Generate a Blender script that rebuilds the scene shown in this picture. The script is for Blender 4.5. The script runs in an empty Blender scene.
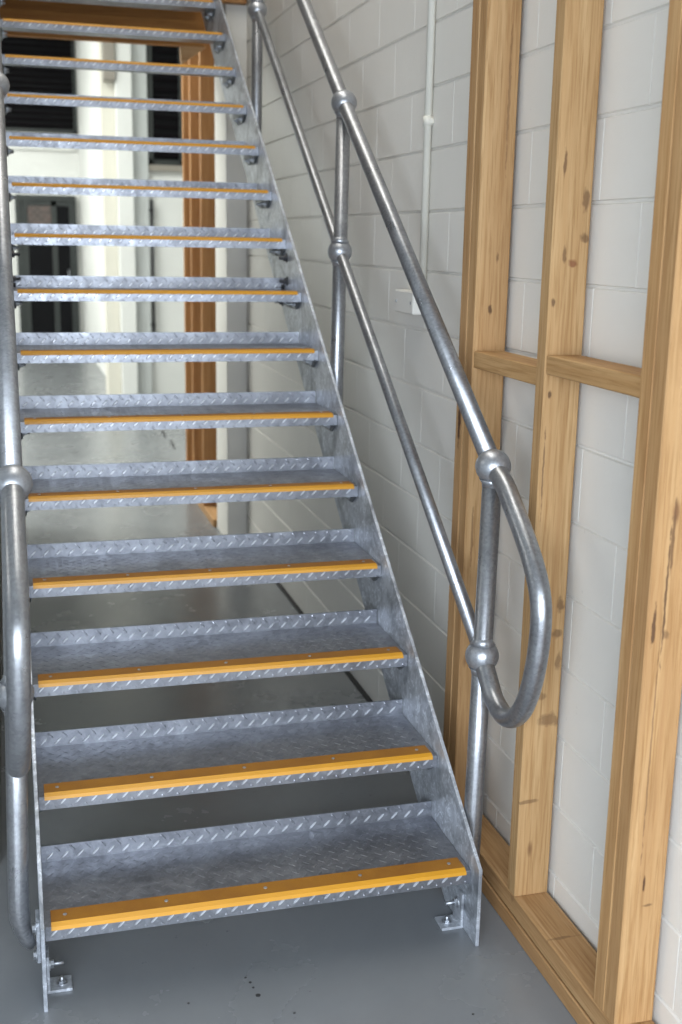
import bpy, math, random
from mathutils import Vector, Matrix
random.seed(7)
C = bpy.context.scene.collection
PI = math.pi

# ------------------------------------------------------------------ camera
cam_d = bpy.data.cameras.new('camera'); cam = bpy.data.objects.new('camera', cam_d); C.objects.link(cam)
YAW, PIT, ROL = math.radians(-15.830), math.radians(-13.094), math.radians(1.066)
fw = Vector((-math.sin(YAW)*math.cos(PIT), math.cos(YAW)*math.cos(PIT), math.sin(PIT)))
r0 = Vector((math.cos(YAW), math.sin(YAW), 0)); u0 = r0.cross(fw)
rr = r0*math.cos(ROL) + u0*math.sin(ROL); uu = -r0*math.sin(ROL) + u0*math.cos(ROL)
M = Matrix((rr, uu, -fw)).transposed().to_4x4(); M.translation = Vector((-0.0149, -2.3659, 1.6544))
cam.matrix_world = M
cam_d.sensor_fit = 'VERTICAL'; cam_d.sensor_height = 36.0; cam_d.sensor_width = 24.0
cam_d.lens = 1168.4/1024*36
cam_d.dof.use_dof = True; cam_d.dof.focus_distance = 2.75; cam_d.dof.aperture_fstop = 3.6
cam_d.clip_start = 0.05
S = bpy.context.scene
S.camera = cam
# ------------------------------------------------------------------ colour management, world, daylight and added fill
S.view_settings.view_transform = 'Standard'; S.view_settings.look = 'None'
S.view_settings.gamma = 1.0; S.view_settings.use_curve_mapping = False
S.view_settings.exposure = 0.0
W = bpy.data.worlds.new('overcast_sky'); S.world = W; W.use_nodes = True
W.node_tree.nodes['Background'].inputs[0].default_value = (0.72, 0.83, 1.0, 1)
W.node_tree.nodes['Background'].inputs[1].default_value = 1.0

def area(name, loc, target, sx, sy, power, col):
    d = bpy.data.lights.new(name, 'AREA'); d.shape = 'RECTANGLE'; d.size = sx; d.size_y = sy
    d.energy = power; d.color = col
    o = bpy.data.objects.new(name, d); C.objects.link(o); o.location = loc
    o.rotation_euler = (Vector(target)-Vector(loc)).to_track_quat('-Z', 'Y').to_euler()
    return o
area('door_daylight', (-0.95, -4.0, 1.55), (-0.95, -1.0, -0.55), 4.0, 2.3, 345, (0.78, 0.88, 1.0))
area('far_daylight', (-4.8, 10.0, 2.6), (1.0, 10.0, 1.2), 8.0, 3.4, 130, (1.0, 0.985, 0.92))
area('far_floor_fill', (-1.8, 6.1, 4.74), (-1.8, 6.1, 0), 4.2, 2.4, 380, (0.97, 1.0, 0.96))  # added overhead light, no opening in the ceiling; brightens the far floor
area('rear_floor_fill', (-2.8, 12.0, 4.74), (-2.6, 12.0, 0), 3.0, 5.0, 540, (0.97, 1.0, 0.96))  # added overhead light for the rear part of the far floor
area('left_window_daylight', (-4.85, 2.0, 3.6), (1.2, 2.8, 2.3), 3.2, 1.0, 25, (1.0, 0.97, 0.9))
area('near_overhead_fill', (0.45, 1.3, 4.72), (0.45, 1.3, 0), 1.1, 3.6, 62, (1.0, 0.97, 0.9))  # added overhead fill for the upper wall and rails

# ------------------------------------------------------------------ material helpers
def new_mat(name):
    m = bpy.data.materials.new(name); m.use_nodes = True
    nt = m.node_tree; b = nt.nodes['Principled BSDF']
    return m, nt, b
def N(nt, t, **kw):
    n = nt.nodes.new(t)
    for k, v in kw.items():
        if hasattr(n, k): setattr(n, k, v)
        else: n.inputs[k.replace('_', ' ')].default_value = v
    return n
def L(nt, a, b): nt.links.new(a, b)
def pos(nt): return N(nt, 'ShaderNodeNewGeometry').outputs['Position']
def objco(nt): return N(nt, 'ShaderNodeTexCoord').outputs['Object']
def mapping(nt, src, scale=(1, 1, 1), loc=(0, 0, 0)):
    n = N(nt, 'ShaderNodeMapping'); n.inputs['Scale'].default_value = scale; n.inputs['Location'].default_value = loc
    L(nt, src, n.inputs['Vector']); return n.outputs['Vector']
def noise(nt, vec, scale, detail=4, rough=0.55, dist=0.0):
    n = N(nt, 'ShaderNodeTexNoise'); n.inputs['Scale'].default_value = scale; n.inputs['Detail'].default_value = detail
    n.inputs['Roughness'].default_value = rough; n.inputs['Distortion'].default_value = dist
    L(nt, vec, n.inputs['Vector']); return n.outputs['Fac']
def ramp(nt, fac, stops):
    n = N(nt, 'ShaderNodeValToRGB'); e = n.color_ramp.elements
    while len(e) < len(stops): e.new(0.5)
    for k, (p, c) in enumerate(stops):
        e[k].position = p; e[k].color = c if len(c) == 4 else (*c, 1)
    L(nt, fac, n.inputs[0]); return n.outputs[0]
def mixc(nt, fac, a, b, mode='MIX'):
    n = N(nt, 'ShaderNodeMix'); n.data_type = 'RGBA'; n.blend_type = mode
    for s, v in ((n.inputs[0], fac), (n.inputs[6], a), (n.inputs[7], b)):
        if hasattr(v, 'is_output') or isinstance(v, bpy.types.NodeSocket): L(nt, v, s)
        else: s.default_value = v if not isinstance(v, tuple) or len(v) == 4 else (*v, 1)
    return n.outputs[2]
def g(v): return (v, v, v)
def bump(nt, b, h, strength, dist=0.002):
    n = N(nt, 'ShaderNodeBump'); n.inputs['Strength'].default_value = strength; n.inputs['Distance'].default_value = dist
    L(nt, h, n.inputs['Height']); L(nt, n.outputs[0], b.inputs['Normal'])

def mat_plain(name, col, rough=0.6, metal=0.0, vary=0.06, scale=6):
    m, nt, b = new_mat(name)
    f = noise(nt, pos(nt), scale, 5)
    lo = tuple(c*(1-vary) for c in col); hi = tuple(min(1, c*(1+vary)) for c in col)
    L(nt, ramp(nt, f, [(0.3, lo), (0.7, hi)]), b.inputs['Base Color'])
    b.inputs['Roughness'].default_value = rough; b.inputs['Metallic'].default_value = metal
    return m

def mat_galv(name, lo, hi, r_lo, r_hi, streak=0.0, spangle=60, metal=0.9):
    m, nt, b = new_mat(name)
    P = pos(nt)
    v = N(nt, 'ShaderNodeTexVoronoi'); v.inputs['Scale'].default_value = spangle; L(nt, P, v.inputs['Vector'])
    sp = N(nt, 'ShaderNodeSeparateColor'); L(nt, v.outputs['Color'], sp.inputs[0])
    n1 = noise(nt, P, 9, 7, 0.65, 0.6)
    base = ramp(nt, n1, [(0.3, lo), (0.7, hi)])
    c = mixc(nt, 0.22, base, ramp(nt, sp.outputs[0], [(0, tuple(x*0.6 for x in lo)), (1, tuple(min(1, x*1.25) for x in hi))]))
    if streak:
        s = noise(nt, mapping(nt, P, (1, 1, 1)), 22, 9, 0.75, 2.5)
        c = mixc(nt, ramp(nt, s, [(0.5, g(0)), (0.66, g(streak))]), c, (0.86, 0.9, 0.95, 1))
        s2 = noise(nt, P, 6, 6, 0.7, 1.0)
        c = mixc(nt, ramp(nt, s2, [(0.34, g(streak*0.8)), (0.5, g(0))]), c, tuple(x*0.42 for x in lo))
    L(nt, c, b.inputs['Base Color'])
    L(nt, ramp(nt, noise(nt, P, 25, 5), [(0.3, g(r_lo)), (0.7, g(r_hi))]), b.inputs['Roughness'])
    b.inputs['Metallic'].default_value = metal
    bump(nt, b, noise(nt, P, 180, 3), 0.12, 0.001)
    return m

def mat_wood(name, tone=(1, 1, 1), axis='z', marks=(), seed=0.0):
    """sawn pine; grain runs along the given world axis; marks = knots and cracks (centre, radii, colour, strength)"""
    m, nt, b = new_mat(name)
    P = mapping(nt, pos(nt), loc=(seed, seed*1.7, seed*0.6))
    st = {'z': (14, 14, 0.55), 'y': (14, 0.55, 14), 'x': (0.55, 14, 14)}[axis]
    f1 = noise(nt, mapping(nt, P, st), 1.6, 4, 0.5, 0.8)
    f2 = noise(nt, mapping(nt, P, st), 11, 5, 0.6, 0.4)
    wv = N(nt, 'ShaderNodeTexWave'); wv.wave_type = 'RINGS'; wv.rings_direction = {'z': 'Z', 'y': 'Y', 'x': 'X'}[axis]
    wv.inputs['Scale'].default_value = 1.4; wv.inputs['Distortion'].default_value = 3.5
    wv.inputs['Detail'].default_value = 2; wv.inputs['Detail Scale'].default_value = 0.8
    L(nt, mapping(nt, P, tuple(x*0.9 for x in st)), wv.inputs['Vector'])
    T = lambda c: tuple(a*b_ for a, b_ in zip(c, tone))
    c = ramp(nt, f1, [(0.25, T((0.35, 0.19, 0.082))), (0.5, T((0.44, 0.26, 0.118))), (0.75, T((0.53, 0.34, 0.17)))])
    c = mixc(nt, ramp(nt, wv.outputs['Fac'], [(0.6, g(0)), (0.95, g(0.16))]), c, T((0.36, 0.18, 0.065)))
    c = mixc(nt, ramp(nt, f2, [(0.46, g(0)), (0.7, g(0.75))]), c, T((0.27, 0.135, 0.045)))
    blot = noise(nt, P, 3.2, 5, 0.7)
    c = mixc(nt, ramp(nt, blot, [(0.55, g(0)), (0.75, g(0.28))]), c, T((0.3, 0.17, 0.08)))
    v = N(nt, 'ShaderNodeTexVoronoi'); v.inputs['Scale'].default_value = 1.0
    ks = {'z': (7, 7, 2.2), 'y': (7, 2.2, 7), 'x': (2.2, 7, 7)}[axis]
    L(nt, mapping(nt, P, ks), v.inputs['Vector'])
    c = mixc(nt, ramp(nt, v.outputs['Distance'], [(0.035, g(0.8)), (0.065, g(0))]), c, T((0.16, 0.07, 0.03)))
    for (cc, rad, col, stg) in marks:
        q = mapping(nt, pos(nt), tuple(1/r for r in rad), tuple(-a/r for a, r in zip(cc, rad)))
        wob = N(nt, 'ShaderNodeVectorMath'); wob.operation = 'ADD'
        nz = N(nt, 'ShaderNodeTexNoise'); nz.inputs['Scale'].default_value = 45; L(nt, pos(nt), nz.inputs['Vector'])
        sc = N(nt, 'ShaderNodeVectorMath'); sc.operation = 'MULTIPLY_ADD'
        sc.inputs[1].default_value = (1.6, 1.6, 1.6); sc.inputs[2].default_value = (-0.8, -0.8, -0.8)
        L(nt, nz.outputs['Color'], sc.inputs[0]); L(nt, q, wob.inputs[0]); L(nt, sc.outputs[0], wob.inputs[1])
        ln = N(nt, 'ShaderNodeVectorMath'); ln.operation = 'LENGTH'; L(nt, wob.outputs[0], ln.inputs[0])
        c = mixc(nt, ramp(nt, ln.outputs['Value'], [(0.55, g(stg)), (1.0, g(0))]), c, col)
    L(nt, c, b.inputs['Base Color']); b.inputs['Roughness'].default_value = 0.68
    b.inputs['Specular IOR Level'].default_value = 0.3
    bump(nt, b, f2, 0.4, 0.002)
    return m

# materials
m_tread = mat_galv('galvanised_checker_plate', (0.185, 0.19, 0.21), (0.31, 0.318, 0.345), 0.3, 0.44, 0.12, 70, 0.8)
m_lug = mat_galv('glint_plate_bars', (0.52, 0.53, 0.56), (0.75, 0.76, 0.8), 0.28, 0.4, 0.0, 70, 0.6)  # glints on the raised bars painted in as a lighter zinc
m_stringer = mat_galv('galvanised_plate', (0.33, 0.345, 0.375), (0.56, 0.585, 0.63), 0.32, 0.48, 0.95, 55, 0.45)
m_tube = mat_galv('galvanised_tube', (0.26, 0.262, 0.27), (0.39, 0.395, 0.41), 0.27, 0.4, 0.0, 160, 0.82)
m_ball = mat_galv('galvanised_ball', (0.32, 0.325, 0.34), (0.44, 0.45, 0.47), 0.3, 0.4, 0.0, 200, 0.72)
m_bolt = mat_galv('galvanised_bolt', (0.35, 0.36, 0.38), (0.5, 0.52, 0.55), 0.35, 0.5, 0.0, 200)
m_dark = mat_plain('dark_steel', (0.05, 0.05, 0.055), 0.5, 0.6)  # plain dark tone for splice bolts, far pipe and floor joint
m_rubber = mat_plain('black_sealant', (0.02, 0.02, 0.02), 0.8)

def mat_yellow():
    m, nt, b = new_mat('amber_grit_strip')
    P = pos(nt)
    c = ramp(nt, noise(nt, P, 7, 6, 0.7), [(0.25, (0.23, 0.085, 0.002)), (0.6, (0.31, 0.125, 0.003)), (0.8, (0.38, 0.165, 0.006))])
    c = mixc(nt, ramp(nt, noise(nt, P, 260, 2), [(0.62, g(0)), (0.75, g(0.5))]), c, (0.35, 0.17, 0.02))
    L(nt, c, b.inputs['Base Color']); b.inputs['Roughness'].default_value = 0.62
    bump(nt, b, noise(nt, P, 420, 2), 0.35, 0.001)
    return m
m_yellow = mat_yellow()
m_lip = mat_plain('lit_amber_lip', (0.55, 0.25, 0.008), 0.42)  # strip amber made brighter where the lip catches the light

def mat_paint(name, col, rough=0.5):
    m, nt, b = new_mat(name)
    P = pos(nt)
    n1 = noise(nt, P, 1.7, 5, 0.6)
    c = ramp(nt, n1, [(0.3, tuple(x*0.94 for x in col)), (0.7, col)])
    sp = noise(nt, P, 55, 3, 0.6)
    c = mixc(nt, ramp(nt, sp, [(0.72, g(0)), (0.8, g(0.35))]), c, tuple(x*0.6 for x in col))
    L(nt, c, b.inputs['Base Color']); b.inputs['Roughness'].default_value = rough
    bump(nt, b, noise(nt, P, 70, 6, 0.7), 0.3, 0.0025)
    return m
m_block = mat_paint('white_painted_blockwork', (0.8, 0.77, 0.71), 0.45)
m_white = mat_paint('white_paint', (0.8, 0.8, 0.77), 0.6)
m_cream = mat_paint('cream_paint', (0.74, 0.71, 0.62), 0.6)
m_dwall = mat_paint('dark_taupe_board', (0.13, 0.12, 0.11), 0.6)
m_taupe = mat_paint('taupe_paint', (0.3, 0.27, 0.23), 0.6)
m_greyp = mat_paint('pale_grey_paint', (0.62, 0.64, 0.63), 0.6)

def mat_floor():
    m, nt, b = new_mat('grey_painted_concrete')
    P = pos(nt)
    n1 = noise(nt, P, 1.3, 7, 0.62, 0.3)
    c = ramp(nt, n1, [(0.3, (0.15, 0.158, 0.165)), (0.7, (0.19, 0.198, 0.206))])
    n2 = noise(nt, P, 38, 3, 0.6)
    c = mixc(nt, ramp(nt, n2, [(0.7, g(0)), (0.76, g(0.55))]), c, (0.05, 0.05, 0.055))
    n3 = noise(nt, mapping(nt, P, loc=(4, 2, 1)), 30, 4, 0.7)
    c = mixc(nt, ramp(nt, n3, [(0.72, g(0)), (0.8, g(0.18))]), c, (0.4, 0.42, 0.44))
    L(nt, c, b.inputs['Base Color'])
    L(nt, ramp(nt, noise(nt, P, 3, 5, 0.6), [(0.3, g(0.2)), (0.7, g(0.3))]), b.inputs['Roughness'])
    bump(nt, b, noise(nt, P, 9, 3, 0.5), 0.03, 0.002)
    return m
m_floor = mat_floor()

# ------------------------------------------------------------------ mesh helpers
class MB:
    def __init__(s): s.v = []; s.f = []; s.sm = []; s.mi = []; s.cur = 0
    def add(s, verts, faces, smooth=False):
        o = len(s.v); s.v += [tuple(p) for p in verts]; s.f += [tuple(i+o for i in f) for f in faces]; s.sm += [smooth]*len(faces); s.mi += [s.cur]*len(faces)
    def box(s, x0, x1, y0, y1, z0, z1, ch=0.0):
        if ch <= 0:
            v = [(x, y, z) for x in (x0, x1) for y in (y0, y1) for z in (z0, z1)]
            s.add(v, [(0, 1, 3, 2), (4, 6, 7, 5), (0, 4, 5, 1), (2, 3, 7, 6), (0, 2, 6, 4), (1, 5, 7, 3)]); return
        import itertools
        vs = []; idx = {}
        lo = (x0, y0, z0); hi = (x1, y1, z1)
        for sg in itertools.product((0, 1), repeat=3):
            for a in range(3):
                p = []
                for k in range(3):
                    e = hi[k] if sg[k] else lo[k]
                    p.append(e if k == a else e + (-ch if sg[k] else ch))
                idx[(sg, a)] = len(vs); vs.append(p)
        fs = []
        for a in range(3):
            b_, c_ = (a+1) % 3, (a+2) % 3
            for sa in (0, 1):
                q = []
                for (p, r) in ((0, 0), (1, 0), (1, 1), (0, 1)):
                    sg = [0, 0, 0]; sg[a] = sa; sg[b_] = p; sg[c_] = r; q.append(idx[(tuple(sg), a)])
                fs.append(q if sa else q[::-1])
            for sb in (0, 1):
                for sc in (0, 1):
                    e0 = [0, 0, 0]; e0[b_] = sb; e0[c_] = sc; e1 = list(e0); e1[a] = 1
                    e0 = tuple(e0); e1 = tuple(e1)
                    q = [idx[(e0, b_)], idx[(e1, b_)], idx[(e1, c_)], idx[(e0, c_)]]
                    fs.append(q if sb == sc else q[::-1])
        for sg in itertools.product((0, 1), repeat=3):
            q = [idx[(sg, 0)], idx[(sg, 1)], idx[(sg, 2)]]
            fs.append(q if sum(sg) % 2 else q[::-1])
        s.add(vs, fs)
    def prism(s, poly, x0, x1):
        """poly of (y,z), extruded along x"""
        n = len(poly)
        v = [(x0, y, z) for y, z in poly] + [(x1, y, z) for y, z in poly]
        f = [tuple(range(n)), tuple(range(2*n-1, n-1, -1))]
        f += [(i, i+n, (i+1) % n+n, (i+1) % n) for i in range(n)]
        s.add(v, f)
    def tube(s, pts, r, n=20, cap=True):
        pts = [Vector(p) for p in pts]; rs = r if isinstance(r, (list, tuple)) else [r]*len(pts)
        v = []; ref = None
        for i, p in enumerate(pts):
            t = (pts[min(i+1, len(pts)-1)] - pts[max(i-1, 0)]).normalized()
            if ref is None: ref = Vector((1, 0, 0)) if abs(t.x) < 0.9 else Vector((0, 1, 0))
            a = (ref - t*ref.dot(t)).normalized(); b = t.cross(a); ref = a
            for k in range(n):
                th = 2*PI*k/n; v.append(p + (a*math.cos(th) + b*math.sin(th))*rs[i])
        f = []
        for i in range(len(pts)-1):
            for k in range(n):
                f.append((i*n+k, i*n+(k+1) % n, (i+1)*n+(k+1) % n, (i+1)*n+k))
        s.add(v, f, True)
        if cap:
            o = len(s.v)-len(v)
            for base in (0, (len(pts)-1)*n):
                s.f.append(tuple(o+base+k for k in range(n))); s.sm.append(False); s.mi.append(s.cur)
    def ball(s, c, r, n=28, m=16, sz=1.0):
        v = []; f = []
        for j in range(m+1):
            ph = PI*j/m
            for k in range(n):
                th = 2*PI*k/n
                v.append((c[0]+r*math.sin(ph)*math.cos(th), c[1]+r*math.sin(ph)*math.sin(th), c[2]+sz*r*math.cos(ph)))
        for j in range(m):
            for k in range(n): f.append((j*n+k, (j+1)*n+k, (j+1)*n+(k+1) % n, j*n+(k+1) % n))
        s.add(v, f, True)
    def hexbolt(s, c, axis, r, h, shank=0.0):
        a = Vector(axis).normalized(); u = a.orthogonal().normalized(); w = a.cross(u); c = Vector(c)
        v = []
        for hh in (0, h):
            for k in range(6): v.append(c + a*hh + (u*math.cos(k*PI/3)+w*math.sin(k*PI/3))*r)
        s.add(v, [tuple(range(6)), tuple(range(11, 5, -1))] + [(k, (k+1) % 6, 6+(k+1) % 6, 6+k) for k in range(6)])
        s.tube([c - a*0.0005, c + a*0.0022], r*1.5, 16)
        if shank: s.tube([c, c + a*shank], r*0.5, 12)
    def build(s, name, mat, parent=None, bevel=0.0):
        me = bpy.data.meshes.new(name); me.from_pydata(s.v, [], s.f)
        me.polygons.foreach_set('use_smooth', s.sm); me.polygons.foreach_set('material_index', s.mi)
        import bmesh
        bm = bmesh.new(); bm.from_mesh(me); bmesh.ops.recalc_face_normals(bm, faces=bm.faces); bm.to_mesh(me); bm.free()
        for q in (mat if isinstance(mat, (list, tuple)) else [mat]): me.materials.append(q)
        me.update()
        o = bpy.data.objects.new(name, me); C.objects.link(o)
        if parent: o.parent = parent
        if bevel:
            b = o.modifiers.new('bevel', 'BEVEL'); b.width = bevel; b.segments = 2; b.limit_method = 'ANGLE'
        return o
def tag(o, label, cat, group=None):
    o['label'] = label; o['category'] = cat
    if group: o['group'] = group
    return o
def struct(o, label=None):
    o['kind'] = 'structure'
    if label: o['label'] = label
    return o
def thing(name, loc, label, cat, group=None):
    e = bpy.data.objects.new(name, None); C.objects.link(e); e.location = loc; e.empty_display_size = 0.05
    return tag(e, label, cat, group)
def put(o, loc):
    """child built in world coordinates under a parent standing at loc"""
    o.location = (-loc[0], -loc[1], -loc[2]); return o

# ------------------------------------------------------------------ setting
XW = 1.21
f = MB(); f.box(-5, 6, -12, 18, -0.15, 0.0); struct(f.build('floor', m_floor), 'grey painted concrete floor')
CH = 0.177; LB = 0.36; Z0 = 1.743-10*CH
def block_wall(name, y0, y1, ztop):
    w = MB()
    w.box(XW+0.0055, XW+0.19, y0, y1, 0, ztop)
    k = 0; z = Z0
    while z < ztop:
        a, b = max(z, 0.0), min(z+CH, ztop)
        off = -0.205 if k % 2 else -0.025
        y = off - LB*math.ceil((off-y0)/LB)
        while y < y1:
            c, d = max(y, y0), min(y+LB, y1)
            if d-c > 0.02:
                gz, gy = 0.0026, 0.0004; cz, cy = 0.0032, 0.0012
                x1, x0 = XW+0.006, XW
                v = [(x1, c+gy, a+gz), (x1, d-gy, a+gz), (x1, d-gy, b-gz), (x1, c+gy, b-gz),
                     (x0, c+gy+cy, a+gz+cz), (x0, d-gy-cy, a+gz+cz), (x0, d-gy-cy, b-gz-cz), (x0, c+gy+cy, b-gz-cz)]
                w.add(v, [(4, 5, 6, 7), (0, 1, 5, 4), (1, 2, 6, 5), (2, 3, 7, 6), (3, 0, 4, 7)])
            y += LB
        z += CH; k += 1
    return struct(w.build(name, m_block), 'white painted concrete block wall')
HC = 4.8
block_wall('wall_right', -4.25, 5.75, HC)
w = MB(); w.box(1.405, 4.0, 5.6, 5.75, 0, HC); struct(w.build('wall_return', m_white))
w = MB(); w.box(4.0, 4.15, 5.6, 10.0, 0, HC); struct(w.build('wall_side', m_white))
w = MB(); w.box(1.405, 6.0, -4.25, -4.1, 0, HC); w.box(-4.95, -3.0, -4.25, -4.1, 0, HC); w.box(-3.0, 1.405, -4.25, -4.1, 3.05, HC); struct(w.build('wall_front', m_white))
w = MB()
w.box(-5.1, -4.95, -4.25, 16.2, 0, HC); struct(w.build('wall_left', m_greyp))
w = MB(); w.box(-5.1, 6, -4.25, 16.4, HC, HC+0.15); struct(w.build('ceiling', m_greyp))
# unseen partition added to keep far room light off the stairs, left of the stairs and above the landing beam
w = MB(); w.box(-4.95, -0.105, 4.38, 4.52, 0, HC); w.box(-0.105, 1.215, 4.38, 4.52, 2.94, HC); struct(w.build('wall_light_block', m_greyp))
# added dark partition beside the left handrail, shading the floor under the stairs
w = MB(); w.box(-0.24, -0.105, 0.62, 4.38, 0, HC); struct(w.build('wall_stair_shade', m_dwall), 'added dark partition shading the stairs')
# far walls: a cross wall at y=10 on the right and the end wall at y=16 on the left
w = MB(); w.box(1.0, 4.0, 10.0, 10.2, 0, HC); struct(w.build('wall_cross', m_white))
w = MB(); w.box(1.07, 1.2, 10.2, 16.0, 0, HC); struct(w.build('wall_passage', m_white))
w = MB(); w.box(-4.95, 1.15, 16.0, 16.2, 0, HC); struct(w.build('wall_far', m_white))
w = MB(); w.box(0.935, 1.07, 9.88, 10.2, 0, HC, 0.006); struct(w.build('trim_1', m_cream), 'cream pilaster')
w = MB(); w.box(1.07, 1.225, 9.75, 10.0, 0, HC, 0.006); struct(w.build('trim_2', m_white), 'white column')
w = MB(); w.box(1.225, 1.39, 9.9, 10.0, 0, HC, 0.006); struct(w.build('trim_3', m_greyp), 'grey white pilaster')  # shade on this stretch of wall is put into the grey tone
w = MB(); w.box(0.955, 1.065, 9.7, 9.88, 3.12, HC, 0.004); struct(w.build('trim_4', m_taupe), 'boxed casing above the pilaster')
w = MB(); w.box(-4.95, 1.0, 15.93, 16.0, 2.86, 2.93); w.box(-4.95, 1.0, 15.96, 16.0, 3.02, 3.07); struct(w.build('trim_5', m_white), 'ledge above the far door')
# block pier that carries the landing beam
w = MB(); w.box(1.10, XW, 3.87, 4.22, 0, 2.9, 0.004); struct(w.build('trim_6', m_block), 'white painted pier')
# small chips and marks on the floor in front of the stairs
w = MB()
for k, (x, y, r) in enumerate([(0.44, -0.03, 0.003), (0.447, -0.05, 0.0035), (0.45, -0.07, 0.003), (0.455, -0.10, 0.006), (0.30, -0.09, 0.003), (0.62, -0.25, 0.004), (0.52, -0.18, 0.003), (0.9, -0.28, 0.003), (-0.12, -0.02, 0.004)]):
    w.tube([(x, y, 0.0), (x, y, 0.0008)], r, 7)
m_chip = mat_plain('dark_floor_chip', (0.02, 0.02, 0.02), 0.7)
ch_ = w.build('trim_10', m_chip); struct(ch_, 'small dark chips in the floor paint')
# dark joint along the foot of the wall and across the far floor
w = MB(); w.box(1.192, 1.2105, 0.49, 3.87, 0.0, 0.004); struct(w.build('trim_7', m_rubber), 'dark joint between floor and wall')
w = MB()
for k in range(14):
    t = k/14; y = 6.9+t*2.6; x = 1.22+0.0*t
    if k % 3 != 2: w.box(x-0.012+0.01*math.sin(k*2), x+0.006+0.01*math.sin(k*2), y, y+0.17, 0.0, 0.003)
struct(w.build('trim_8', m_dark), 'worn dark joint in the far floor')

# dark upper opening (end wall) and dark louvred window (cross wall)
m_glassd = mat_plain('dark_window_glass', (0.008, 0.008, 0.009), 0.35)
m_slat = mat_plain('dark_grey_slats', (0.007, 0.006, 0.007), 0.95)
for q_ in (m_slat, m_glassd): q_.node_tree.nodes['Principled BSDF'].inputs['Specular IOR Level'].default_value = 0.05
m_dframe = mat_plain('dark_green_grey_frame', (0.022, 0.027, 0.025), 0.45)
def louvre(name, x0, x1, y, z0, z1, n, label):
    f = MB()
    f.box(x0, x0+0.05, y-0.05, y, z0, z1); f.box(x1-0.05, x1, y-0.05, y, z0, z1)
    f.box(x0, x1, y-0.05, y, z0, z0+0.05); f.box(x0, x1, y-0.05, y, z1-0.05, z1)
    fr = struct(f.build(name, m_dframe), label)
    p = MB(); p.box(x0+0.05, x1-0.05, y-0.012, y-0.001, z0+0.05, z1-0.05); p.build('pane', m_glassd, fr)
    s = MB()
    for i in range(n):
        z = z0+0.06+(z1-z0-0.12)*(i+0.5)/n
        s.prism([(y-0.045, z-0.02), (y-0.04, z-0.02), (y-0.014, z+0.02), (y-0.018, z+0.02)], x0+0.05, x1-0.05)
    s.build('louvre', m_slat, fr)
    return fr
louvre('window_1', -3.2, 1.06, 16.0, 3.1, 4.72, 18, 'dark slatted opening above the far door')
louvre('window_2', 1.40, 1.76, 10.0, 2.36, 3.55, 12, 'dark narrow louvred window')
w = MB(); w.box(1.38, 1.78, 9.93, 10.0, 2.3, 2.36); struct(w.build('trim_9', m_taupe), 'sill below the narrow window')

# far door
dr = struct(bpy.data.objects.new('door_1', None), 'dark green grey framed door in the far wall'); C.objects.link(dr); dr.location = (0.58, 15.95, 0)
def dpart(name, boxes, mat):
    b_ = MB()
    for bx in boxes: b_.box(*bx)
    return put(b_.build(name, mat, dr), (0.58, 15.95, 0))
dpart('door_frame', [(0.13, 0.2, 15.9, 16, 0, 2.22), (0.97, 1.0, 15.9, 16, 0, 2.22), (0.2, 0.97, 15.9, 16, 2.14, 2.22)], m_dframe)
dpart('door_leaf', [(0.2, 0.3, 15.93, 15.99, 0, 2.14), (0.64, 0.72, 15.93, 15.99, 0, 2.14), (0.9, 0.97, 15.93, 15.99, 0, 2.14),
                    (0.3, 0.9, 15.93, 15.99, 0, 0.2), (0.3, 0.9, 15.93, 15.99, 2.07, 2.14), (0.3, 0.64, 15.93, 15.99, 1.5, 1.56)], m_dframe)
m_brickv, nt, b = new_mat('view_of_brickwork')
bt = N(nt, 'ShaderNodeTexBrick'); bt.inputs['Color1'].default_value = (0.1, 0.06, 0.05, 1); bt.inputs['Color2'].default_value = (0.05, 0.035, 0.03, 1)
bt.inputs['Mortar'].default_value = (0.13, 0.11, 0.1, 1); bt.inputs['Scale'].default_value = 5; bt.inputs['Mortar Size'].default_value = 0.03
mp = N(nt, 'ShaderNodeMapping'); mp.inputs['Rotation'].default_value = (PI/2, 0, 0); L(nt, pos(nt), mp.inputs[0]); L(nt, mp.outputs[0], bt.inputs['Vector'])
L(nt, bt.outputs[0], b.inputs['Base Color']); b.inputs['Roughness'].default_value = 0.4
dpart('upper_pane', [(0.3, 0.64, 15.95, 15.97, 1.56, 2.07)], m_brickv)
dpart('lower_pane', [(0.3, 0.64, 15.95, 15.97, 0.2, 1.5)], m_glassd)
dpart('side_pane', [(0.72, 0.9, 15.95, 15.97, 0.2, 2.07)], m_glassd)
dpart('door_handle', [(0.86, 0.875, 15.88, 15.93, 0.95, 1.15)], m_bolt)
# dark pipe on the cross wall
o = MB(); o.tube([(1.415, 9.9, 0.68), (1.415, 9.9, 2.02)], 0.016, 12); o.box(1.395, 1.435, 9.9, 10.0, 0.75, 0.78); o.box(1.395, 1.435, 9.9, 10.0, 1.9, 1.93)
tag(o.build('wall_pipe', m_dark), 'thin dark vertical pipe on the far white wall', 'pipe')

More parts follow.
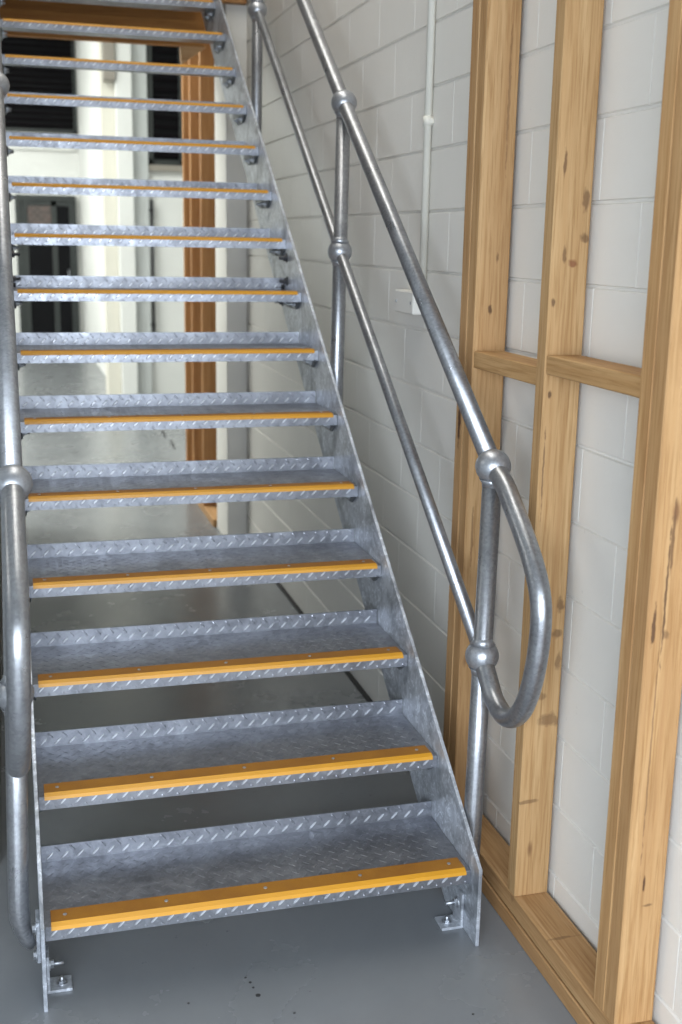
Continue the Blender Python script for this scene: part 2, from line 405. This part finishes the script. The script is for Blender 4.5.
# ------------------------------------------------------------------ timber stud frame beside the stairs
XF = 1.11
BR = (0.07, 0.03, 0.015, 1); DB = (0.13, 0.065, 0.03, 1)
frame = thing('timber_wall_frame', (1.155, 0, 0), 'unfinished pine stud frame against the white block wall, right of the stairs', 'timber frame')
def fpart(name, boxdims, mat, par=frame, base=(1.155, 0, 0), ch=0.0025):
    b_ = MB(); b_.box(*boxdims, ch); return put(b_.build(name, mat, par), base)
studs = [
 (0.405, 0.453, (1.0, 1.0, 0.98), 3.1, [((1.15, 0.405, 1.49), (0.007, 0.01, 0.014), BR, 0.8), ((1.13, 0.405, 0.9), (0.004, 0.01, 0.1), DB, 0.5), ((1.175, 0.405, 2.0), (0.004, 0.01, 0.2), DB, 0.45), ((1.11, 0.48, 1.225), (0.03, 0.009, 0.07), BR, 0.95), ((1.165, 0.41, 1.62), (0.006, 0.01, 0.02), DB, 0.7)]),
 (-0.015, 0.030, (1.0, 1.02, 1.0), 8.6, [((1.185, -0.015, 0.84), (0.012, 0.01, 0.02), DB, 0.7), ((1.18, -0.015, 0.77), (0.02, 0.01, 0.014), DB, 0.65), ((1.186, -0.015, 0.7), (0.01, 0.01, 0.03), DB, 0.6), ((1.16, -0.015, 1.615), (0.014, 0.01, 0.012), (0.2, 0.07, 0.03, 1), 0.8), ((1.14, -0.015, 1.63), (0.006, 0.01, 0.02), DB, 0.7), ((1.12, -0.015, 1.53), (0.006, 0.01, 0.012), BR, 0.7), ((1.14, -0.015, 0.62), (0.03, 0.01, 0.012), DB, 0.5), ((1.17, -0.015, 0.56), (0.03, 0.01, 0.02), DB, 0.6),
     ((1.13, -0.015, 0.35), (0.035, 0.01, 0.006), DB, 0.6), ((1.185, -0.015, 1.75), (0.01, 0.01, 0.03), DB, 0.7), ((1.185, -0.015, 1.67), (0.012, 0.01, 0.012), BR, 0.6),
     ((1.13, -0.015, 1.82), (0.005, 0.01, 0.03), DB, 0.8), ((1.125, -0.015, 1.33), (0.007, 0.01, 0.014), BR, 0.8), ((1.12, -0.015, 1.15), (0.003, 0.01, 0.12), DB, 0.7)]),
 (0.456, 0.505, (0.97, 0.95, 0.93), 31.0, [((1.11, 0.48, 1.2), (0.03, 0.011, 0.075), BR, 0.95)]),
 (-0.515, -0.469, (1.02, 1.0, 0.95), 14.2, [((1.145, -0.515, 1.02), (0.0035, 0.01, 0.16), BR, 0.8), ((1.15, -0.515, 1.13), (0.004, 0.01, 0.09), DB, 0.8),
     ((1.125, -0.515, 0.955), (0.005, 0.01, 0.05), BR, 0.85), ((1.15, -0.515, 0.94), (0.014, 0.01, 0.014), DB, 0.6), ((1.13, -0.515, 1.72), (0.007, 0.01, 0.022), BR, 0.9),
     ((1.15, -0.515, 0.42), (0.004, 0.01, 0.02), BR, 0.9), ((1.165, -0.515, 0.37), (0.012, 0.01, 0.004), DB, 0.7), ((1.14, -0.515, 0.7), (0.0025, 0.01, 0.3), DB, 0.55)]),
 (-0.467, -0.422, (1.05, 1.02, 0.95), 20.0, [])]
for i, (a, b_, tone, seed, marks) in enumerate(studs):
    fpart('stud', (XF, XW-0.012, a, b_, 0.099, 3.0), mat_wood('sawn_pine_stud_%d' % i, tone, 'z', marks, seed))
mw_y = mat_wood('sawn_pine_plate', (0.95, 0.93, 0.9), 'y', [((1.15, -0.2, 0.09), (0.05, 0.006, 0.02), DB, 0.5), ((1.13, 0.0, 0.09), (0.03, 0.02, 0.02), DB, 0.5)], 5.5)
mw_n = mat_wood('sawn_pine_noggin', (1.0, 0.98, 0.9), 'y', [], 9.4)
fpart('bottom_plate', (XF-0.002, XW-0.008, -1.8, 0.56, 0.0, 0.044), mw_y)
fpart('bottom_plate', (XF, XW-0.01, -1.8, 0.56, 0.049, 0.099), mw_y)
fpart('noggin', (XF+0.003, XW-0.02, 0.030, 0.405, 1.345, 1.388), mw_n)
fpart('noggin', (XF+0.003, XW-0.02, -0.422, -0.015, 1.376, 1.418), mw_n)
# second frame further back
fb = (1.155, 5, 0)
m_wfar = mat_wood('far_sawn_pine', (0.85, 0.72, 0.6), 'z', [], 2.2)  # pine tone darkened to carry the shade on the far studs
frame2 = thing('timber_wall_frame', fb, 'pine studs toned darker for shade, seen between the treads, beyond the white pier', 'timber frame')
for y in (4.60, 5.0, 5.3):
    fpart('stud', (1.083, XW-0.012, y, y+0.045, 0.045, 2.94), m_wfar, frame2, fb)
fpart('bottom_plate', (1.083, XW-0.01, 4.24, 5.6, 0.0, 0.045), mw_y, frame2, fb)
fpart('top_plate', (1.083, XW-0.01, 4.53, 5.6, 2.94, 2.985), m_wfar, frame2, fb)
# landing beam above
m_beam = mat_wood('beam_pine', (0.95, 0.72, 0.42), 'x', [((0.83, 4.34, 2.86), (0.01, 0.05, 0.05), BR, 0.9)], 1.2)
beam = thing('timber_beam', (0.5, 4.33, 2.655), 'orange brown timber beam crossing behind the top treads', 'beam')
pb = (0.5, 4.33, 2.655)
fpart('lower_board', (-0.1, 1.06, 4.29, 4.345, 2.655, 2.785), m_beam, beam, pb)
fpart('upper_board', (-0.1, 1.2, 4.325, 4.36, 2.785, 2.93), m_beam, beam, pb)
m_ply = mat_wood('pale_plywood', (1.25, 1.3, 1.45), 'x', [], 6.6)
b_ = MB()
b_.add([(0.93, 4.29, 2.654), (1.07, 4.29, 2.654), (0.935, 4.29, 2.56), (0.93, 4.33, 2.654), (1.07, 4.33, 2.654), (0.935, 4.33, 2.56)], [(0, 1, 2), (5, 4, 3), (0, 3, 4, 1), (1, 4, 5, 2), (2, 5, 3, 0)])
put(b_.build('plywood_gusset', m_ply, beam), pb)
b_ = MB(); b_.box(1.03, 1.2, 3.82, 3.865, 2.80, 2.98, 0.003)
tag(b_.build('trimmer_joist', m_wfar), 'short brown timber joist end between the top of the stairs and wall', 'joist')

# conduit and box on the block wall
ct = thing('electrical_conduit', (1.198, 1.04, 1.49), 'white painted conduit running up the block wall left of the studs', 'conduit')
cb = (1.198, 1.04, 1.49)
t = MB(); t.tube([(1.196, 1.045, 1.49), (1.196, 1.045, HC-0.01)], 0.0115, 16); put(t.build('pipe', m_cream, ct), cb)
for z in (2.0, 3.0):
    t = MB(); t.tube([(1.196, 1.045, z-0.014), (1.196, 1.045, z+0.014)], 0.0145, 16); t.box(1.1945, XW, 1.03, 1.085, z-0.008, z+0.008, 0.002); put(t.build('clip', m_cream, ct), cb)
t = MB(); t.box(1.172, XW, 1.06, 1.24, 1.435, 1.505, 0.004)
jb = t.build('junction_box', m_block); tag(jb, 'small white electrical box on the block wall behind the handrail', 'junction box')
for yy in (1.08, 1.22):
    t = MB(); t.tube([(1.1725, yy, 1.47), (1.1705, yy, 1.47)], 0.005, 10); t.build('screw', m_bolt, jb)

# ------------------------------------------------------------------ staircase
R_, G_, ZN = 0.1843, 0.2558, 0.1779
SL = R_/G_
NT = 15
st = thing('staircase', (0.5, 0, 0), 'galvanised steel open-riser staircase with checker plate treads and amber nosings', 'staircase')
sb = (0.5, 0, 0)
top = lambda y: ZN + SL*y + 0.056
bot = lambda y: ZN + SL*y - 0.298
def stringer(x0, x1):
    p = [(-0.045, 0.0), ((0.298-ZN)/SL, 0.0)]
    p += [(4.02, bot(4.02)), (4.02, 2.935), ((2.935-0.056-ZN)/SL, 2.935), (-0.045, top(-0.045))]
    s_ = MB(); s_.prism(p, x0, x1)
    return put(s_.build('stringer', m_stringer, st, 0.0012), sb)
sR = stringer(1.0006, 1.0096); sLf = stringer(-0.0096, -0.0006)
# checker plate tread
TD, TH, UH, TK, TW = 0.2838, 0.0337, 0.0418, 0.004, 1.0
def tread_mesh():
    t = MB()
    prof = [(0, -TH), (0, -0.0015), (0.0015, 0), (TD, 0.0), (TD, UH), (TD+TK, UH), (TD+TK, -TK), (TK, -TK), (TK, -TH)]
    t.prism(prof, 0.0008, TW-0.0008)
    def lug(o, ux, uv, n, ang, l=0.0125, w_=0.0026, h=0.0017):
        o = Vector(o); ux = Vector(ux); uv = Vector(uv); n = Vector(n)
        a = ux*math.cos(ang) + uv*math.sin(ang); b = -ux*math.sin(ang) + uv*math.cos(ang)
        base = [a*l, a*l*0.55+b*w_, -a*l*0.55+b*w_, -a*l, -a*l*0.55-b*w_, a*l*0.55-b*w_]
        v = [o+q-n*0.0002 for q in base] + [o+a*l*0.5+b*w_*0.6+n*h, o-a*l*0.5+b*w_*0.6+n*h, o-a*l*0.5-b*w_*0.6+n*h, o+a*l*0.5-b*w_*0.6+n*h]
        t.add(v, [(0, 1, 6), (1, 2, 7, 6), (2, 3, 7), (3, 8, 7), (3, 4, 8), (4, 5, 9, 8), (5, 0, 9), (0, 6, 9), (6, 7, 8, 9)])
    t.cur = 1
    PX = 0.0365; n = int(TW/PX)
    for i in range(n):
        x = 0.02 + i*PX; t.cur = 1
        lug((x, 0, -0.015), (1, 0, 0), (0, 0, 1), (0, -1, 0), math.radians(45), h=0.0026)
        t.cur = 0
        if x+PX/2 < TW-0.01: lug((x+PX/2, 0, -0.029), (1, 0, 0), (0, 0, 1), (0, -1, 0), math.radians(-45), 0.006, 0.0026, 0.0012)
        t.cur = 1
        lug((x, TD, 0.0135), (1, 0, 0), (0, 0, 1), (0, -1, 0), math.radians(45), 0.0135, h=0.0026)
        t.cur = 0
        if x+PX/2 < TW-0.01: lug((x+PX/2, TD, 0.0305), (1, 0, 0), (0, 0, 1), (0, -1, 0), math.radians(-45), 0.0115)
    k = 0; y = 0.075; t.cur = 0
    while y < TD-0.012:
        for i in range(n):
            x = 0.02 + i*PX + (PX/2 if k % 2 else 0)
            if x < TW-0.014: lug((x, y, 0), (1, 0, 0), (0, 1, 0), (0, 0, 1), math.radians(45 if k % 2 == 0 else -45), h=0.0006)
        y += 0.0183; k += 1
    return t
def nosing_mesh():
    t = MB()
    t.prism([(0.063, 0.0), (0.061, 0.0035), (0.010, 0.0052), (0.010, 0.0)], 0.014, 0.986)
    t.cur = 1
    t.prism([(0.010, 0.0), (0.010, 0.0052), (-0.0025, 0.0005), (-0.0045, -0.0075), (-0.0005, -0.0075), (0.0, 0.0)], 0.014, 0.986)
    t.cur = 2
    for x in (0.045, 0.27, 0.5, 0.73, 0.955):
        t.tube([(x, 0.036, 0.0042), (x, 0.036, 0.0056)], 0.0045, 10)
    return t
def endplate_mesh(sd):
    """folded end of the tread under the plate, carrying two bolts; sd=0 left, 1 right"""
    t = MB(); x = 0.0012 if sd == 0 else 0.9928
    t.prism([(0.006, -0.004), (TD, -0.004), (TD, -0.034), (0.19, -0.062), (0.05, -0.062), (0.006, -0.034)], x, x+0.006)
    return t
def bolt_mesh(sd, y):
    t = MB(); x = 0.0072 if sd == 0 else 0.9928; ax = (1, 0, 0) if sd == 0 else (-1, 0, 0)
    t.hexbolt((x, y, -0.046), ax, 0.0095, 0.009, 0.022)
    return t
m_endp = mat_plain('tread_end_plate_steel', (0.16, 0.17, 0.18), 0.5, 0.7)
treads = []
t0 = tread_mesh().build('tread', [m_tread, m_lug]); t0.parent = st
subs = [nosing_mesh().build('nosing_strip', [m_yellow, m_lip, m_bolt], t0)]
for sd in (0, 1):
    subs.append(endplate_mesh(sd).build('end_plate', m_endp, t0))
    for yb in (0.075, 0.165): subs.append(bolt_mesh(sd, yb).build('bolt', m_bolt, t0))
subs[0]['label'] = 'amber yellow grit nosing strip'
for i in range(NT):
    if i == 0: o = t0
    else:
        o = t0.copy(); C.objects.link(o); o.parent = st
        for s_ in subs:
            c = s_.copy(); C.objects.link(c); c.parent = o
    o.location = (-0.5, i*G_, ZN+i*R_)
# landing plate
l_ = MB(); l_.box(0.001, 0.999, NT*G_, 4.36, ZN+NT*R_-0.006, ZN+NT*R_); l_.box(0.001, 0.999, NT*G_, NT*G_+0.005, ZN+NT*R_-0.034, ZN+NT*R_)
put(l_.build('landing_plate', m_tread, st), sb)
# floor cleats
def cleat(sd):
    x = 0.0 if sd == 0 else 1.0; d = 1 if sd == 0 else -1
    y0, y1 = (0.018, 0.07) if sd == 0 else (0.035, 0.09)
    c = MB()
    xs = sorted((x+d*0.0, x+d*0.055)); c.box(xs[0], xs[1], y0, y1, 0.0, 0.007, 0.001)
    xs = sorted((x+d*0.0, x+d*0.007)); c.box(xs[0], xs[1], y0, y1, 0.007, 0.092, 0.001)
    o = c.build('floor_cleat', m_stringer, st); put(o, sb)
    ym = (y0+y1)/2
    b_ = MB(); b_.hexbolt((x+d*0.033, ym, 0.007), (0, 0, 1), 0.0085, 0.007, 0.016); b_.build('bolt', m_bolt, o)
    b_ = MB(); b_.hexbolt((x+d*0.007, ym, 0.058), (d, 0, 0), 0.0095, 0.010, 0.032); b_.build('bolt', m_bolt, o)
cleat(0); cleat(1)
# bolted splice in the right and left stringer beside the eighth and ninth tread
for sd in (0, 1):
    d = 1 if sd == 0 else -1; x = -0.0006 if sd == 0 else 1.0006
    for y, z in ((2.03, 1.585), (2.02, 1.50), (2.08, 1.475), (2.10, 1.42)):
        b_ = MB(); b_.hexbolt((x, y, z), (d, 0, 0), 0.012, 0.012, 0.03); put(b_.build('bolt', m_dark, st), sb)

# ------------------------------------------------------------------ handrails
def bez(p0, p1, p2, p3, n=10):
    out = []
    for i in range(n+1):
        t = i/n; s = 1-t
        out.append(tuple(s**3*a+3*s*s*t*b+3*s*t*t*c+t**3*d for a, b, c, d in zip(p0, p1, p2, p3)))
    return out
PY = [0.088, 1.42, 2.77]; PT = [1.153, 2.082, 3.045]; PM = [0.692, 1.618, 2.585]
def catmull(pts, n=8):
    P = [Vector(p) for p in pts]; P = [P[0]*2-P[1]] + P + [P[-1]*2-P[-2]]; out = []
    for i in range(1, len(P)-2):
        for k in range(n):
            t = k/n; a, b, c, d = P[i-1:i+3]
            out.append(0.5*((2*b)+(c-a)*t+(2*a-5*b+4*c-d)*t*t+(3*b-a-3*c+d)*t**3))
    out.append(P[-2]); return out
def sh(t, k):
    """lean the posts outward below and inward above, measured from the stringer line"""
    t.v = [(x + k*max(0.0, z-ZN-SL*y), y, z) for x, y, z in t.v]
    return t
def handrail(x, side, lean, label):
    """side: +1 stringer lies towards +x (left rail), -1 stringer lies towards -x (right rail)"""
    root = thing('handrail', (x, 0, 0), label, 'handrail')
    gap = (abs(x)-0.0096) if side > 0 else (x-1.0096)      # rail centre to the face of the stringer
    for i in range(3):
        base = ZN + SL*PY[i] - (0.172 if side > 0 else 0.13)
        t = MB()
        if side > 0:
            t.tube([(0, PY[i], PT[i]), (0, PY[i], base+0.14), (0.0, PY[i], base+0.09), (0.006, PY[i], base+0.055), (0.014, PY[i], base+0.03), (0.024, PY[i], base+0.012)],
                   [0.023, 0.023, 0.023, 0.0195, 0.0165, 0.011], 24)
        else:
            t.tube([(0, PY[i], PT[i]), (0, PY[i], base+0.04), (-0.004, PY[i], base)], [0.023, 0.023, 0.017], 24)
        po = sh(t, lean).build('post', m_tube, root)
        t = MB(); x0, x1 = sorted((side*(gap-0.009), side*(gap-0.0005)))
        t.box(x0, x1, PY[i]-0.03, PY[i]+0.03, base-0.015, base+0.085, 0.001)
        t.build('fixing_plate', m_stringer, po)
        for zb in (0.0, 0.068):
            t = MB(); t.hexbolt((side*(gap-0.009), PY[i]-0.02, base+zb), (-side, 0, 0), 0.009, 0.008); t.build('bolt', m_bolt, po)
        for z, r in ((PT[i], 0.0415), (PM[i], 0.0405)):
            t = MB(); t.ball((0, PY[i], z), r, sz=0.96)
            t.tube([(0, PY[i], z-r*1.15), (0, PY[i], z-r*0.95), (0, PY[i], z-r*0.72)], [0.0234, 0.0242, 0.031], 24)
            if z == PM[i]: t.tube([(0, PY[i], z+r*1.15), (0, PY[i], z+r*0.95), (0, PY[i], z+r*0.72)], [0.0234, 0.0242, 0.031], 24)
            sh(t, lean).build('ball_joint', m_ball, root)
    t = MB(); ye = 4.1
    t.tube([(0, PY[0], PT[0]), (0, PY[1], PT[1]), (0, PY[2], PT[2]), (0, ye, PT[2]+(ye-PY[2])*0.7112)], 0.023, 24); sh(t, lean).build('top_rail', m_tube, root)
    t = MB()
    t.tube([(0, PY[0], PM[0]), (0, PY[1], PM[1]), (0, PY[2], PM[2]), (0, ye, PM[2]+(ye-PY[2])*0.7112)], 0.0175, 24); sh(t, lean).build('middle_rail', m_tube, root)
    path = [(0, PY[0], PT[0]), (0, 0.02, 1.124), (0, -0.035, 1.084), (0, -0.095, 1.038), (0, -0.155, 0.983), (0, -0.196, 0.925), (0, -0.208, 0.86), (0, -0.198, 0.77), (0, -0.168, 0.683), (0, -0.122, 0.624),
            (0, -0.058, 0.598), (0, 0.005, 0.615), (0, 0.05, 0.655), (0, PY[0], PM[0])]
    t = MB(); t.tube(catmull(path), 0.023, 24); sh(t, lean).build('end_loop', m_tube, root)
    return root
handrail(1.0335, -1, 0.011, 'galvanised tube handrail with ball joints on the right, between treads and timber frame')
handrail(-0.053, 1, 0.03, 'galvanised tube handrail cut off by the left edge of the photo')
